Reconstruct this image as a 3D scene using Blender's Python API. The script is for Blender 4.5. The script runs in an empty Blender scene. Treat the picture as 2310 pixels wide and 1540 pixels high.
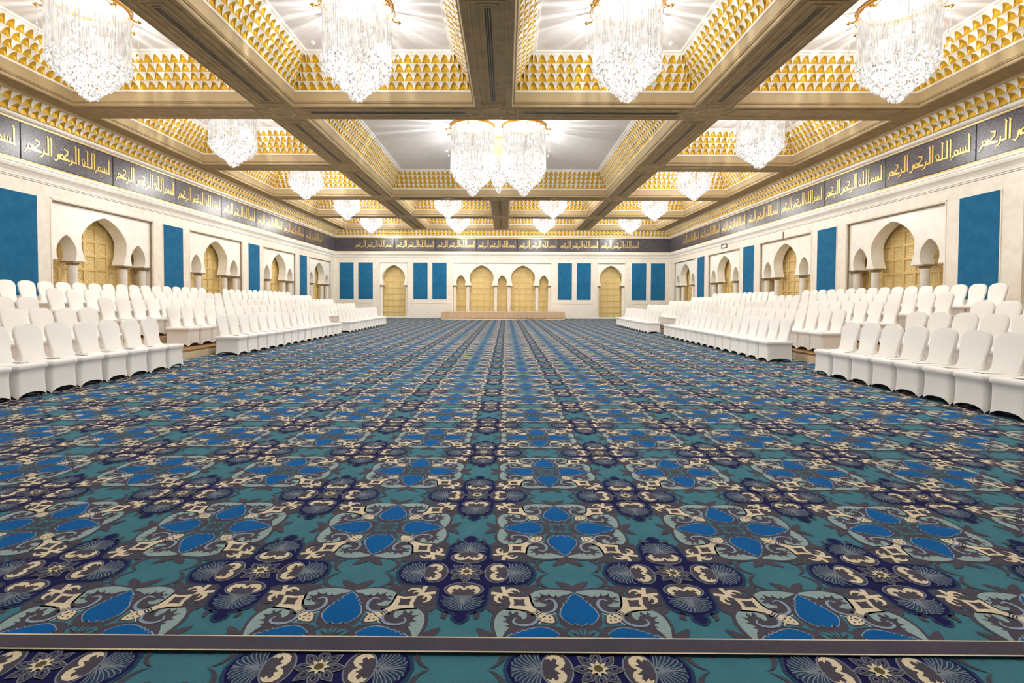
import bpy, bmesh, math, random
from mathutils import Matrix, Vector
random.seed(7)
S = bpy.context.scene
COL = S.collection
pi = math.pi

# ------------------------------------------------------------------ camera, world, exposure
CAM_H = 1.32
cam = bpy.data.cameras.new('camera'); cam_o = bpy.data.objects.new('camera', cam); COL.objects.link(cam_o)
yaw, pitch, roll = .0046, math.atan(28 / 1132.), .0042
rt = Vector((math.cos(yaw), math.sin(yaw), 0)); fw = Vector((-math.sin(yaw), math.cos(yaw), 0)); up = Vector((0, 0, 1))
fw, up = fw * math.cos(pitch) - up * math.sin(pitch), up * math.cos(pitch) + fw * math.sin(pitch)
rt, up = rt * math.cos(roll) + up * math.sin(roll), up * math.cos(roll) - rt * math.sin(roll)
mw = Matrix((rt, up, -fw)).transposed().to_4x4(); mw.translation = (0, 0, CAM_H)
cam_o.matrix_world = mw
cam.sensor_width = 36; cam.lens = 1132 * 36 / 2310.
cam.shift_x = 19 / 2310.; cam.shift_y = -64 / 2310.
cam.clip_start = .05; cam.clip_end = 200
S.camera = cam_o
w = bpy.data.worlds.new('world'); S.world = w; w.use_nodes = True
w.node_tree.nodes['Background'].inputs[0].default_value = (1, .95, .88, 1)
w.node_tree.nodes['Background'].inputs[1].default_value = .6
S.view_settings.view_transform = 'Standard'; S.view_settings.look = 'None'
S.view_settings.gamma = 1; S.view_settings.use_curve_mapping = False
S.view_settings.exposure = 0.1
try:
    S.cycles.transparent_max_bounces = 16; S.cycles.max_bounces = 6; S.cycles.diffuse_bounces = 5
    S.cycles.sample_clamp_indirect = 6
except Exception: pass
LAMP_COLOUR = (1, .985, .965)
LAMP_POWER = 600      # watts of light of one chandelier, split over its lamps

# ------------------------------------------------------------------ helpers
def lin(c):
    return tuple(((v / 255.) / 12.92 if v / 255. <= .04045 else ((v / 255. + .055) / 1.055) ** 2.4) for v in c) + (1,)

def mat(name, rgb, rough=.6, metal=0., spec=.5, var=0., scale=4., bump=0., bscale=40., rgb2=None, lo=.4, hi=.6):
    m = bpy.data.materials.new(name); m.use_nodes = True
    nt = m.node_tree; b = nt.nodes['Principled BSDF']
    b.inputs['Base Color'].default_value = lin(rgb); b.inputs['Roughness'].default_value = rough
    b.inputs['Metallic'].default_value = metal; b.inputs['Specular IOR Level'].default_value = spec
    tc = nt.nodes.new('ShaderNodeTexCoord')
    if rgb2 is not None or var:
        n = nt.nodes.new('ShaderNodeTexNoise'); n.inputs['Scale'].default_value = scale; n.inputs['Detail'].default_value = 6
        nt.links.new(tc.outputs['Object'], n.inputs['Vector'])
        r = nt.nodes.new('ShaderNodeValToRGB'); e = r.color_ramp.elements
        e[0].position = lo; e[1].position = hi
        e[0].color = lin(rgb)
        e[1].color = lin(rgb2 if rgb2 is not None else tuple(min(255, v * (1 + var)) for v in rgb))
        nt.links.new(n.outputs['Fac'], r.inputs['Fac']); nt.links.new(r.outputs['Color'], b.inputs['Base Color'])
    if bump:
        n2 = nt.nodes.new('ShaderNodeTexNoise'); n2.inputs['Scale'].default_value = bscale; n2.inputs['Detail'].default_value = 4
        nt.links.new(tc.outputs['Object'], n2.inputs['Vector'])
        bp = nt.nodes.new('ShaderNodeBump'); bp.inputs['Strength'].default_value = bump; bp.inputs['Distance'].default_value = .02
        nt.links.new(n2.outputs['Fac'], bp.inputs['Height']); nt.links.new(bp.outputs['Normal'], b.inputs['Normal'])
    return m

class MB:
    """collects faces and builds ONE mesh object"""
    def __init__(s): s.v = []; s.f = []; s.m = []; s.sm = []
    def add(s, vs, fs, mi=0, smooth=False):
        o = len(s.v); s.v += [tuple(p) for p in vs]
        for f in fs: s.f.append(tuple(i + o for i in f)); s.m.append(mi); s.sm.append(smooth)
    def quad(s, a, b, c, d, mi=0): s.add([a, b, c, d], [(0, 1, 2, 3)], mi)
    def box(s, x0, x1, y0, y1, z0, z1, mi=0):
        s.add([(x0, y0, z0), (x1, y0, z0), (x1, y1, z0), (x0, y1, z0), (x0, y0, z1), (x1, y0, z1), (x1, y1, z1), (x0, y1, z1)],
              [(3, 2, 1, 0), (4, 5, 6, 7), (0, 1, 5, 4), (1, 2, 6, 5), (2, 3, 7, 6), (3, 0, 4, 7)], mi)
    def tube(s, pts, r, n=6, mi=0, caps=True):
        pts = [Vector(p) for p in pts]; rs = r if isinstance(r, (list, tuple)) else [r] * len(pts)
        vs = []; fs = []
        for i, p in enumerate(pts):
            t = (pts[min(i + 1, len(pts) - 1)] - pts[max(i - 1, 0)]).normalized()
            a = Vector((0, 0, 1)) if abs(t.z) < .9 else Vector((1, 0, 0))
            u = t.cross(a).normalized(); v = t.cross(u)
            for k in range(n):
                an = 2 * pi * k / n; vs.append(p + (u * math.cos(an) + v * math.sin(an)) * rs[i])
        for i in range(len(pts) - 1):
            for k in range(n):
                k2 = (k + 1) % n; fs.append((i * n + k, i * n + k2, (i + 1) * n + k2, (i + 1) * n + k))
        if caps: fs += [tuple(range(n))[::-1], tuple(range((len(pts) - 1) * n, len(pts) * n))]
        s.add(vs, fs, mi, n > 5)
    def lathe(s, prof, n=24, c=(0, 0, 0), mi=0):
        vs = []; fs = []
        for r, z in prof:
            for k in range(n):
                a = 2 * pi * k / n; vs.append((c[0] + r * math.cos(a), c[1] + r * math.sin(a), c[2] + z))
        for i in range(len(prof) - 1):
            for k in range(n):
                k2 = (k + 1) % n; fs.append((i * n + k, i * n + k2, (i + 1) * n + k2, (i + 1) * n + k))
        s.add(vs, fs, mi, True)
    def octa(s, c, r, h=None, mi=0, rot=0.):
        h = h or r; x, y, z = c; ca, sa = math.cos(rot) * r, math.sin(rot) * r
        s.add([(x + ca, y + sa, z), (x - sa, y + ca, z), (x - ca, y - sa, z), (x + sa, y - ca, z), (x, y, z + h), (x, y, z - h)],
              [(0, 1, 4), (1, 2, 4), (2, 3, 4), (3, 0, 4), (1, 0, 5), (2, 1, 5), (3, 2, 5), (0, 3, 5)], mi)
    def mesh(s, name, mats):
        me = bpy.data.meshes.new(name); me.from_pydata(s.v, [], s.f)
        for m in mats: me.materials.append(m)
        me.polygons.foreach_set('material_index', s.m); me.polygons.foreach_set('use_smooth', s.sm)
        me.update(); return me
    def build(s, name, mats, parent=None, loc=None):
        return link(name, s.mesh(name, mats if isinstance(mats, (list, tuple)) else [mats]), parent, loc)

def link(name, me, parent=None, loc=None, rz=0):
    o = bpy.data.objects.new(name, me); COL.objects.link(o)
    if parent is not None: o.parent = parent
    if loc: o.location = loc
    if rz: o.rotation_euler.z = rz
    return o
def tag(o, label=None, cat=None, group=None, kind=None):
    if label: o['label'] = label
    if cat: o['category'] = cat
    if group: o['group'] = group
    if kind: o['kind'] = kind
    return o
def empty(name, loc=(0, 0, 0), rz=0): return link(name, None, None, loc, rz)
def copy_tree(root, loc, rz=0):
    r = root.copy(); COL.objects.link(r); r.location = loc; r.rotation_euler.z = rz
    for ch in root.children:
        c = ch.copy(); COL.objects.link(c); c.parent = r
        for g in ch.children:
            d = g.copy(); COL.objects.link(d); d.parent = c
    return r
ORD = ['nearest', 'second', 'third', 'fourth', 'fifth', 'sixth', 'seventh', 'eighth', 'ninth', 'tenth', 'eleventh',
       'twelfth', 'thirteenth', 'fourteenth', 'fifteenth', 'sixteenth']

# ------------------------------------------------------------------ materials
M_STONE = mat('beige_marble', (238, 230, 216), .35, rgb2=(245, 239, 228), scale=6, lo=.3, hi=.7)
M_STONE_D = mat('speckled_marble', (234, 224, 208), .35, rgb2=(244, 238, 227), scale=5, lo=.3, hi=.62)
M_CREAM = mat('cream_marble', (247, 244, 236), .2, var=.03, scale=3)
M_WHITE = mat('white_plaster', (243, 239, 231), .45, var=.02)
M_JOINT_SHADE = mat('stone_joint_and_shade', (150, 132, 104), .8)  # cornice joint, and the shadow lines painted round the niches
M_BEAM = mat('beige_painted_moulding', (160, 137, 98), .75, rgb2=(174, 150, 110), scale=5)
M_BEAM2 = mat('beige_moulding_light', (192, 170, 130), .5)
M_PANEL = mat('ceiling_plaster', (226, 222, 220), .6, var=.02)
M_GOLD = mat('gold_leaf', (206, 162, 30), .4, .35, rgb2=(218, 176, 52), scale=30)
M_GOLDT = mat('gold_trim', (216, 184, 104), .3, .6)
M_BLUE = mat('blue_fabric', (30, 100, 142), .9, spec=.2, rgb2=(38, 108, 150), scale=3, bump=.15, bscale=180)
M_WALN = mat('column_marble', (241, 236, 228), .2, var=.03, scale=5)
M_CAP = mat('capital_bronze', (168, 154, 128), .3, .5)
M_CHAIR = mat('white_spandex', (250, 248, 245), .65, spec=.3)
M_DARK = mat('black_metal', (14, 13, 14), .4)
M_SHADE_BOX = mat('dark_shade_box', (26, 22, 24), .8)
M_SLOT = mat('black_slot', (22, 18, 14), .6)
M_DECK = mat('brown_platform_carpet', (142, 108, 66), .85, var=.15, scale=20)
M_SKIRT = mat('cream_pleated_skirt', (222, 203, 172), .7)
M_SKIRT2 = mat('beige_pleated_skirt', (206, 180, 150), .7)
M_ARM = mat('brass', (206, 160, 84), .25, .9)
M_SIGN = mat('sign_grey', (120, 106, 92), .5)

def crystal(name, lo, hi, alpha, scale, rgb=(235, 240, 244)):
    """lit cut glass: partly clear, faint reflections, uneven glow of the lamps inside"""
    m = bpy.data.materials.new(name); m.use_nodes = True; nt = m.node_tree; nt.nodes.clear()
    out = nt.nodes.new('ShaderNodeOutputMaterial'); tr = nt.nodes.new('ShaderNodeBsdfTransparent')
    gl = nt.nodes.new('ShaderNodeBsdfGlossy'); gl.inputs['Roughness'].default_value = .25; gl.inputs['Color'].default_value = (.24, .23, .22, 1)
    em = nt.nodes.new('ShaderNodeEmission'); em.inputs['Color'].default_value = (1, .95, .885, 1)
    tc = nt.nodes.new('ShaderNodeTexCoord'); n = nt.nodes.new('ShaderNodeTexNoise'); n.inputs['Scale'].default_value = scale; n.inputs['Detail'].default_value = 3
    mp = nt.nodes.new('ShaderNodeMapping'); mp.inputs['Scale'].default_value = (1, 1, .5)
    nt.links.new(tc.outputs['Object'], mp.inputs[0]); nt.links.new(mp.outputs[0], n.inputs['Vector'])
    mr = nt.nodes.new('ShaderNodeMapRange'); mr.inputs[1].default_value = .36; mr.inputs[2].default_value = .64; mr.inputs[3].default_value = lo; mr.inputs[4].default_value = hi
    nt.links.new(n.outputs['Fac'], mr.inputs[0]); nt.links.new(mr.outputs[0], em.inputs['Strength'])
    ad = nt.nodes.new('ShaderNodeAddShader'); mx = nt.nodes.new('ShaderNodeMixShader'); mx.inputs[0].default_value = 1 - alpha
    nt.links.new(gl.outputs[0], ad.inputs[0]); nt.links.new(em.outputs[0], ad.inputs[1])
    nt.links.new(tr.outputs[0], mx.inputs[2]); nt.links.new(ad.outputs[0], mx.inputs[1]); nt.links.new(mx.outputs[0], out.inputs[0])
    m.cycles.emission_sampling = 'NONE'
    return m
M_ROD = crystal('crystal_rod', .34, .80, .60, 9)
M_DROP = crystal('crystal_drop', .22, .96, .82, 22)
M_BULB = bpy.data.materials.new('lit_bulb'); M_BULB.use_nodes = True
_b = M_BULB.node_tree.nodes['Principled BSDF']; _b.inputs['Emission Color'].default_value = (1, .93, .82, 1); _b.inputs['Emission Strength'].default_value = 9
M_BULB.cycles.emission_sampling = 'NONE'

# ---- small node language for procedural patterns
class N:
    nt = None
    def __init__(s, k): s.k = k
    @staticmethod
    def op(o, *a):
        n = N.nt.nodes.new('ShaderNodeMath'); n.operation = o
        for i, x in enumerate(a):
            x = x.k if isinstance(x, N) else x
            if isinstance(x, (int, float)): n.inputs[i].default_value = x
            else: N.nt.links.new(x, n.inputs[i])
        return N(n.outputs[0])
    def __add__(s, o): return N.op('ADD', s, o)
    __radd__ = __add__
    def __sub__(s, o): return N.op('SUBTRACT', s, o)
    def __rsub__(s, o): return N.op('SUBTRACT', o, s)
    def __mul__(s, o): return N.op('MULTIPLY', s, o)
    __rmul__ = __mul__
    def __truediv__(s, o): return N.op('DIVIDE', s, o)
    def __lt__(s, o): return N.op('LESS_THAN', s, o)
    def __gt__(s, o): return N.op('GREATER_THAN', s, o)
def nsin(a): return N.op('SINE', a)
def nabs(a): return N.op('ABSOLUTE', a)
def nsqrt(a): return N.op('SQRT', N.op('MAXIMUM', a, 0.))
def nmax(a, b): return N.op('MAXIMUM', a, b)
def nmin(a, b): return N.op('MINIMUM', a, b)
def dist(x, y, cx, cy, sx=1., sy=1.):
    dx = (x - cx) * (1. / sx); dy = (y - cy) * (1. / sy)
    return nsqrt(dx * dx + dy * dy)
def paint(col, rgb, mask):
    n = N.nt.nodes.new('ShaderNodeMix'); n.data_type = 'RGBA'
    if isinstance(col, tuple): n.inputs[6].default_value = lin(col)
    else: N.nt.links.new(col, n.inputs[6])
    n.inputs[7].default_value = lin(rgb); N.nt.links.new(mask.k, n.inputs[0])
    return n.outputs[2]

def wool(name, rgb):
    m = bpy.data.materials.new(name); m.use_nodes = True; nt = m.node_tree; N.nt = nt
    b = nt.nodes['Principled BSDF']; b.inputs['Roughness'].default_value = .95; b.inputs['Specular IOR Level'].default_value = .12
    tc = nt.nodes.new('ShaderNodeTexCoord')
    n2 = nt.nodes.new('ShaderNodeTexNoise'); n2.inputs['Scale'].default_value = 200; n2.inputs['Detail'].default_value = 2
    n3 = nt.nodes.new('ShaderNodeTexNoise'); n3.inputs['Scale'].default_value = 7; n3.inputs['Detail'].default_value = 3
    nt.links.new(tc.outputs['Object'], n2.inputs['Vector']); nt.links.new(tc.outputs['Object'], n3.inputs['Vector'])
    hs = nt.nodes.new('ShaderNodeHueSaturation'); hs.inputs['Color'].default_value = lin(rgb)
    nt.links.new(((N(n2.outputs['Fac']) - .5) * .8 + (N(n3.outputs['Fac']) - .5) * .35 + 1.0).k, hs.inputs['Value']); nt.links.new(hs.outputs[0], b.inputs['Base Color'])
    bp = nt.nodes.new('ShaderNodeBump'); bp.inputs['Strength'].default_value = .3; bp.inputs['Distance'].default_value = .003
    nt.links.new(n2.outputs['Fac'], bp.inputs['Height']); nt.links.new(bp.outputs[0], b.inputs['Normal'])
    return m

def frieze_material():
    m = bpy.data.materials.new('navy_arabesque'); m.use_nodes = True; nt = m.node_tree; N.nt = nt
    b = nt.nodes['Principled BSDF']; b.inputs['Roughness'].default_value = .3
    tc = nt.nodes.new('ShaderNodeTexCoord')
    vals = []
    for sc, ds in ((5.0, 2.2), (8.5, 1.6)):
        n = nt.nodes.new('ShaderNodeTexNoise'); n.inputs['Scale'].default_value = sc; n.inputs['Detail'].default_value = 1.5; n.inputs['Distortion'].default_value = ds
        nt.links.new(tc.outputs['Object'], n.inputs['Vector']); vals.append(N(n.outputs['Fac']))
    l1 = nabs(nsin(vals[0] * 44.)) < .27
    l2 = nabs(nsin(vals[1] * 36. + 1.)) < .24
    sp = nt.nodes.new('ShaderNodeSeparateXYZ'); nt.links.new(tc.outputs['Object'], sp.inputs[0]); z = N(sp.outputs[2])
    col = (20, 22, 58)
    col = paint(col, (158, 148, 130), l1); col = paint(col, (112, 106, 112), l2)
    edge = nmax(z < .03, z > .93); col = paint(col, (36, 34, 56), edge)
    nt.links.new(col, b.inputs['Base Color'])
    return m

def lattice_material():
    m = bpy.data.materials.new('carved_gold_tracery'); m.use_nodes = True; nt = m.node_tree; N.nt = nt
    b = nt.nodes['Principled BSDF']; b.inputs['Roughness'].default_value = .34; b.inputs['Metallic'].default_value = .12
    tc = nt.nodes.new('ShaderNodeTexCoord'); sp = nt.nodes.new('ShaderNodeSeparateXYZ'); nt.links.new(tc.outputs['Object'], sp.inputs[0])
    q = .455
    x = N(sp.outputs[0]) * (1 / q); z = N(sp.outputs[2]) * (1 / q)
    fx = nabs(x - N.op('FLOOR', x) - .5); fz = nabs(z - N.op('FLOOR', z) - .5)
    a = nmax(fx, fz); c = nmin(fx, fz); r = dist(a, c, 0., 0.)
    p = nabs(nsin(a * 17. + nsin(c * 20.) * 1.6)); s = nabs(nsin(c * 16. + r * 11.))
    n = nt.nodes.new('ShaderNodeTexNoise'); n.inputs['Scale'].default_value = 9; n.inputs['Distortion'].default_value = 1.5
    nt.links.new(tc.outputs['Object'], n.inputs['Vector'])
    w_ = nabs(nsin(N(n.outputs['Fac']) * 30. + r * 14.))
    h = nmin(nmax(p * .7 + s * .3, w_ * .9), 1.)
    hole = nmin(h < .50, a < .40)
    col = paint((246, 224, 160), (178, 140, 70), hole)
    nt.links.new(col, b.inputs['Base Color'])
    bp = nt.nodes.new('ShaderNodeBump'); bp.inputs['Strength'].default_value = .7; bp.inputs['Distance'].default_value = .02
    nt.links.new(h.k, bp.inputs['Height']); nt.links.new(bp.outputs[0], b.inputs['Normal'])
    return m
M_FRIEZE = frieze_material(); M_LATT = lattice_material()
M_LBAR = mat('gold_lattice_bar', (226, 196, 132), .35, .2)

# ------------------------------------------------------------------ room dimensions
XL, XR, YB, YF = -12.85, 12.3, 37.5, -8.0
ZC = 6.5
XC = -.35

# floor
import numpy as np
from mathutils.geometry import tessellate_polygon
TEAL, CHAR, BLUE, PALE, CREAM, NAVY, LINE, GREY, OUTL, OLIVE = range(10)
WOOL = [wool('carpet_' + n_, c_) for n_, c_ in (('teal', (66, 120, 136)), ('charcoal', (78, 74, 86)), ('blue', (4, 92, 160)), ('pale', (146, 170, 172)), ('cream', (226, 212, 184)),
        ('navy', (24, 24, 78)), ('light_blue', (142, 160, 182)), ('grey', (126, 136, 148)), ('deep_blue', (44, 66, 96)), ('olive', (96, 88, 56)))]
FL = []; MH = []; MV = []           # shapes of the flower, of the medallion's arms across and along the hall: (layer, colour, points)
def smooth(pts, k=2, closed=True):
    n = len(pts); out = []
    for i in range(n if closed else n - 1):
        p0, p1, p2, p3 = (pts[(i + d) % n] if closed else pts[min(max(i + d, 0), n - 1)] for d in (-1, 0, 1, 2))
        for q in range(k):
            t = q / k; out.append(tuple(.5 * (2 * p1[c] + (p2[c] - p0[c]) * t + (2 * p0[c] - 5 * p1[c] + 4 * p2[c] - p3[c]) * t * t + (3 * p1[c] - p0[c] - 3 * p2[c] + p3[c]) * t ** 3) for c in (0, 1)))
    if not closed: out.append(pts[-1])
    return out
def stroke(pts, w_, k=2):
    P_ = smooth(pts, k, False); n = len(P_); A_ = []; B_ = []
    for i, p in enumerate(P_):
        a, b_ = P_[max(i - 1, 0)], P_[min(i + 1, n - 1)]; dx, dy = b_[0] - a[0], b_[1] - a[1]; L = math.hypot(dx, dy) or 1
        t = i / (n - 1) * (len(w_) - 1) if isinstance(w_, (list, tuple)) else 0
        ww = (w_[int(t)] + (w_[min(int(t) + 1, len(w_) - 1)] - w_[int(t)]) * (t - int(t))) if isinstance(w_, (list, tuple)) else w_
        A_.append((p[0] - dy / L * ww / 2, p[1] + dx / L * ww / 2)); B_.append((p[0] + dy / L * ww / 2, p[1] - dx / L * ww / 2))
    return A_ + B_[::-1]
def dg(pts): return [((u - v) * .7071, (u + v) * .7071) for u, v in pts]
def ell(a, c, ra, rc, n=16): return [(a + ra * math.cos(2 * pi * k / n), c + rc * math.sin(2 * pi * k / n)) for k in range(n)]
# --- flower octant (p sideways, q along the petal)
FL.append((1, CHAR, smooth([(0, .335), (.04, .352), (.09, .359), (.15, .352), (.192, .332), (.213, .292), (.211, .25), (.205, .205), (.16, .16), (.06, .06), (0, 0)])))
FL.append((1, CHAR, smooth([(-.016, .33), (.02, .346), (.045, .37), (.064, .412), (.035, .406), (.010, .382), (-.016, .352)])))
FL.append((1, CHAR, smooth([(.16, .348), (.188, .376), (.225, .394), (.240, .378), (.218, .360), (.210, .335), (.198, .312)])))
FL.append((1, CHAR, smooth([(.205, .30), (.240, .318), (.262, .350), (.285, .355), (.262, .310), (.24, .28), (.21, .255)])))
FL.append((2, TEAL, smooth([(.090, .168), (.104, .172), (.132, .150), (.122, .118), (.100, .096), (.068, .058), (.086, .11)])))
FL.append((2, PALE, smooth([(.006, .322), (.04, .339), (.09, .345), (.14, .337), (.178, .312), (.194, .275), (.192, .240), (.176, .221), (.15, .213), (.126, .217), (.118, .232), (.136, .238), (.152, .26), (.146, .285), (.12, .298), (.095, .292), (.07, .283), (.04, .300)])))
for tri in ([(.150, .272), (.172, .281), (.152, .290)], [(.136, .290), (.142, .316), (.122, .297)], [(.108, .292), (.104, .314), (.092, .289)], [(.150, .246), (.174, .252), (.153, .268)], [(.080, .284), (.074, .301), (.065, .283)]):
    FL.append((3, CHAR, tri))
FL.append((3, LINE, stroke([(.124, .258), (.102, .270), (.084, .256), (.078, .226), (.088, .192), (.116, .173), (.148, .175), (.172, .190)], [.006, .012, .014, .012, .005])))
FL.append((3, CREAM, stroke([(.086, .170), (.106, .157), (.136, .157)], .0045)))
petal = [(0, .312), (.014, .290), (.026, .274), (.020, .266), (.037, .256), (.031, .246), (.046, .236), (.042, .226), (.052, .210), (.059, .185), (.063, .158), (.061, .132), (.052, .110), (.040, .096), (.028, .098), (.022, .106), (.012, .094), (0, .090)]
FL.append((3, LINE, [(-.002, .32)] + [(p + .005 * (1 if k else 0), q + (.003 if k < 3 else (-.004 if k > 12 else 0))) for k, (p, q) in enumerate(petal)][1:-1] + [(-.002, .086)]))
FL.append((4, BLUE, petal))
FL.append((3, TEAL, [(.003, .02), (.014, .05), (.010, .07), (.002, .05)])); FL.append((3, TEAL, [(.016, .028), (.044, .054), (.032, .064), (.020, .05)]))
FL.append((2, CHAR, smooth(dg([(.138, 0), (.158, .022), (.19, .038), (.225, .036), (.25, .03), (.25, 0)]))))
FL.append((3, CREAM, smooth(dg([(.152, -.002), (.164, .016), (.182, .027), (.204, .028), (.220, .020), (.224, -.002)]))))
for u_, v_ in ((.170, .0), (.186, .013), (.203, .004), (.205, .019)): FL.append((4, CHAR, dg(ell(u_, v_, .0045, .004, 6))))
for u_ in (.233, .244): FL.append((3, CREAM, dg([(u_, -.001), (u_ - .003, .018), (u_ + .002, .018), (u_ + .005, -.001)])))
FL.append((2, CHAR, dg([(.24, 0), (.24, .028), (.28, .030), (.31, .045), (.348, .078), (.385, .035), (.425, 0)])))
FL.append((3, CREAM, dg([(.252, -.001), (.253, .016), (.275, .016), (.30, .028), (.345, .062), (.362, .032), (.408, -.001)])))
FL.append((4, CHAR, dg([(.305, -.001), (.325, .014), (.343, .034), (.353, .018), (.378, -.001)])))
FL.append((1, CHAR, dg([(.385, 0), (.375, .05), (.40, .085), (.44, .098), (.50, .105), (.56, .075), (.60, 0)])))
FL.append((3, CREAM, stroke([(.295, .292), (.304, .320), (.312, .362)], [.020, .018, .020])))
FL.append((3, CREAM, [(.28, .28), (.312, .296), (.312, .312), (.296, .312)]))
FL.append((3, CREAM, stroke([(.302, .306), (.286, .334), (.266, .342), (.246, .332), (.240, .316)], [.014, .022, .018, .010, .003])))
FL.append((3, CREAM, stroke([(.290, .318), (.272, .318), (.264, .308)], [.010, .007, .003])))
# --- medallion: heart, lobe and feather (same on all arms)
CORE = [(1, OUTL, [(0, 0), (.136, .136), (.136, .122), (.18, .118), (.25, .112), (.292, .096), (.318, .055), (.33, .0)]),
        (2, NAVY, [(0, 0), (.126, .126), (.126, .111), (.18, .106), (.25, .101), (.282, .086), (.303, .05), (.318, 0)]),
        (1, CHAR, [(.10, .10), (.13, .118), (.20, .118), (.222, .160), (.215, .215)]),
        (3, GREY, ell(.142, 0, .058, .089, 20)), (4, CHAR, ell(.142, 0, .052, .083, 20)),
        (5, CREAM, [(.138, -.002), (.120, .010), (.111, .030), (.116, .054), (.134, .070), (.156, .073), (.174, .062), (.182, .046), (.167, .052), (.162, .040), (.150, .056), (.139, .042), (.146, .026), (.131, .020), (.146, .008), (.152, -.002)]),
        (3, OUTL, smooth([(.19, -.002), (.20, .06), (.215, .082), (.25, .080), (.28, .060), (.297, .03), (.298, -.002)]))]
for st_ in ([(.192, .004), (.203, .045), (.204, .078), (.192, .088)], [(.197, .004), (.214, .045), (.218, .082)], [(.2, .004), (.226, .048), (.238, .080), (.226, .092)], [(.205, .004), (.236, .040), (.252, .076)],
            [(.207, .003), (.247, .038), (.266, .066), (.258, .080)], [(.210, .003), (.256, .028), (.277, .054)], [(.212, .002), (.262, .018), (.288, .042), (.284, .056)], [(.215, .001), (.27, .010), (.297, .024), (.297, .036)], [(.21, -.002), (.26, -.001), (.302, .006)]):
    CORE.append((4, GREY, stroke(st_, .0042, 2)))
for rot in (0, 1):
    sh = [(.018, 0), (.034, .016), (.060, .022), (.078, .012), (.094, 0), (.078, -.012), (.060, -.022), (.034, -.016)]
    if rot: sh = [((x_ - y_) * .7071, (x_ + y_) * .7071) for x_, y_ in sh]
    CORE.append((6, GREY, sh)); c_ = (sum(p[0] for p in sh) / 8, sum(p[1] for p in sh) / 8)
    CORE.append((7, CHAR, [(c_[0] + (p[0] - c_[0]) * .82, c_[1] + (p[1] - c_[1]) * .78) for p in sh]))
    CORE.append((8, GREY, [(c_[0] + (p[0] - c_[0]) * .42, c_[1] + (p[1] - c_[1]) * .40) for p in sh]))
    CORE.append((9, NAVY, [(c_[0] + (p[0] - c_[0]) * .30, c_[1] + (p[1] - c_[1]) * .26) for p in sh]))
CORE.append((10, CREAM, [(0, 0), (.041, 0), (.020, .0083), (.029, .029)])); CORE.append((11, OLIVE, [(0, 0), (.017, 0), (.012, .012)]))
MH += CORE; MV += CORE
MH.append((1, CHAR, smooth([(.395, -.001), (.357, .012), (.334, .035), (.320, .065), (.324, .092), (.345, .112), (.378, .124), (.354, .100), (.344, .084), (.342, .06), (.354, .03), (.378, .006)])))
MH.append((1, CHAR, smooth([(.30, .10), (.29, .125), (.262, .140), (.30, .142), (.325, .128), (.33, .105)])))
MV.append((1, OUTL, smooth([(.30, 0), (.30, .050), (.325, .030), (.340, .040), (.362, .032), (.386, 0)]))); MV.append((2, NAVY, smooth([(.29, 0), (.295, .045), (.322, .019), (.340, .028), (.358, .021), (.376, 0)])))
MV.append((1, CHAR, smooth([(.30, .06), (.315, .078), (.345, .075), (.352, .055), (.338, .060), (.318, .05)])))

FL = [(l, c, [(p + (.010 if sum(a for a, _ in pts) < .75 * sum(b_ for _, b_ in pts) and .03 < p < q * .85 else 0), q) for p, q in pts]) if not (c in (BLUE,) or (c == LINE and pts[0][0] < 0)) else (l, c, [(p * (1.20 if q > .15 else 1.20 - (.15 - q) * 5.), q) for p, q in pts]) for l, c, pts in FL]
PT = 1.0; PY = .962; SX = 1.035; FX, FY = .314, 2.88; LZ = .0007
def template(shapes, maps, detail):
    V = []; T = []; M = []
    for si, (ly, c_, pts) in enumerate(shapes):
        if detail == 0:
            if (ly >= 4 and c_ in (CHAR, OLIVE) and len(pts) < 8) or (c_ in (LINE,) and ly == 3 and len(pts) > 12 and False): continue
            if len(pts) > 14: pts = pts[::2]
        P3 = [Vector((p[0], p[1], 0)) for p in pts]; tr = tessellate_polygon([P3])
        for km, mp in enumerate(maps):
            o = len(V); V += [(*mp(p[0], p[1]), .001 + ly * LZ + km * .00004 + (si % 4) * .00001) for p in pts]
            for t in tr:
                a, b_, c3 = (V[o + k] for k in t)
                ar = (b_[0] - a[0]) * (c3[1] - a[1]) - (b_[1] - a[1]) * (c3[0] - a[0])
                if abs(ar) < 1e-9: continue
                T.append((o + t[0], o + t[1], o + t[2]) if ar > 0 else (o + t[0], o + t[2], o + t[1])); M.append(c_)
    return np.array(V), np.array(T), np.array(M)
sgn = [(1, 1), (1, -1), (-1, 1), (-1, -1)]
mapsF = [(lambda p, q, a=a, b_=b_: (a * p * SX, b_ * q)) for a, b_ in sgn] + [(lambda p, q, a=a, b_=b_: (a * q * SX, b_ * p)) for a, b_ in sgn]
mapsH = [(lambda p, q, a=a, b_=b_: (a * p * SX, b_ * q)) for a, b_ in sgn]
mapsV = [(lambda p, q, a=a, b_=b_: (b_ * q * SX, a * p)) for a, b_ in sgn]
def tile(detail):
    out = [template(FL, mapsF, detail)]
    for sh, mp in ((MH, mapsH), (MV, mapsV)):
        v, t, m_ = template(sh, mp, detail); v = v.copy(); v[:, 0] += PT / 2; v[:, 1] += PY / 2; v[:, 2] += .00032 if sh is MH else .00048; out.append((v, t, m_))
    V = []; T = []; M = []; o = 0
    for v, t, m_ in out: V.append(v); T.append(t + o); M.append(m_); o += len(v)
    return np.concatenate(V), np.concatenate(T), np.concatenate(M)
TD = {1: tile(1), 0: tile(0)}
def gather(cells, detail):
    v, t, m_ = TD[detail]; n = len(v)
    off = np.array([(x_, y_, 0.) for x_, y_ in cells])
    return (off[:, None, :] + v[None]).reshape(-1, 3), (t[None] + (np.arange(len(cells)) * n)[:, None, None]).reshape(-1, 3), np.tile(m_, len(cells))
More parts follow.
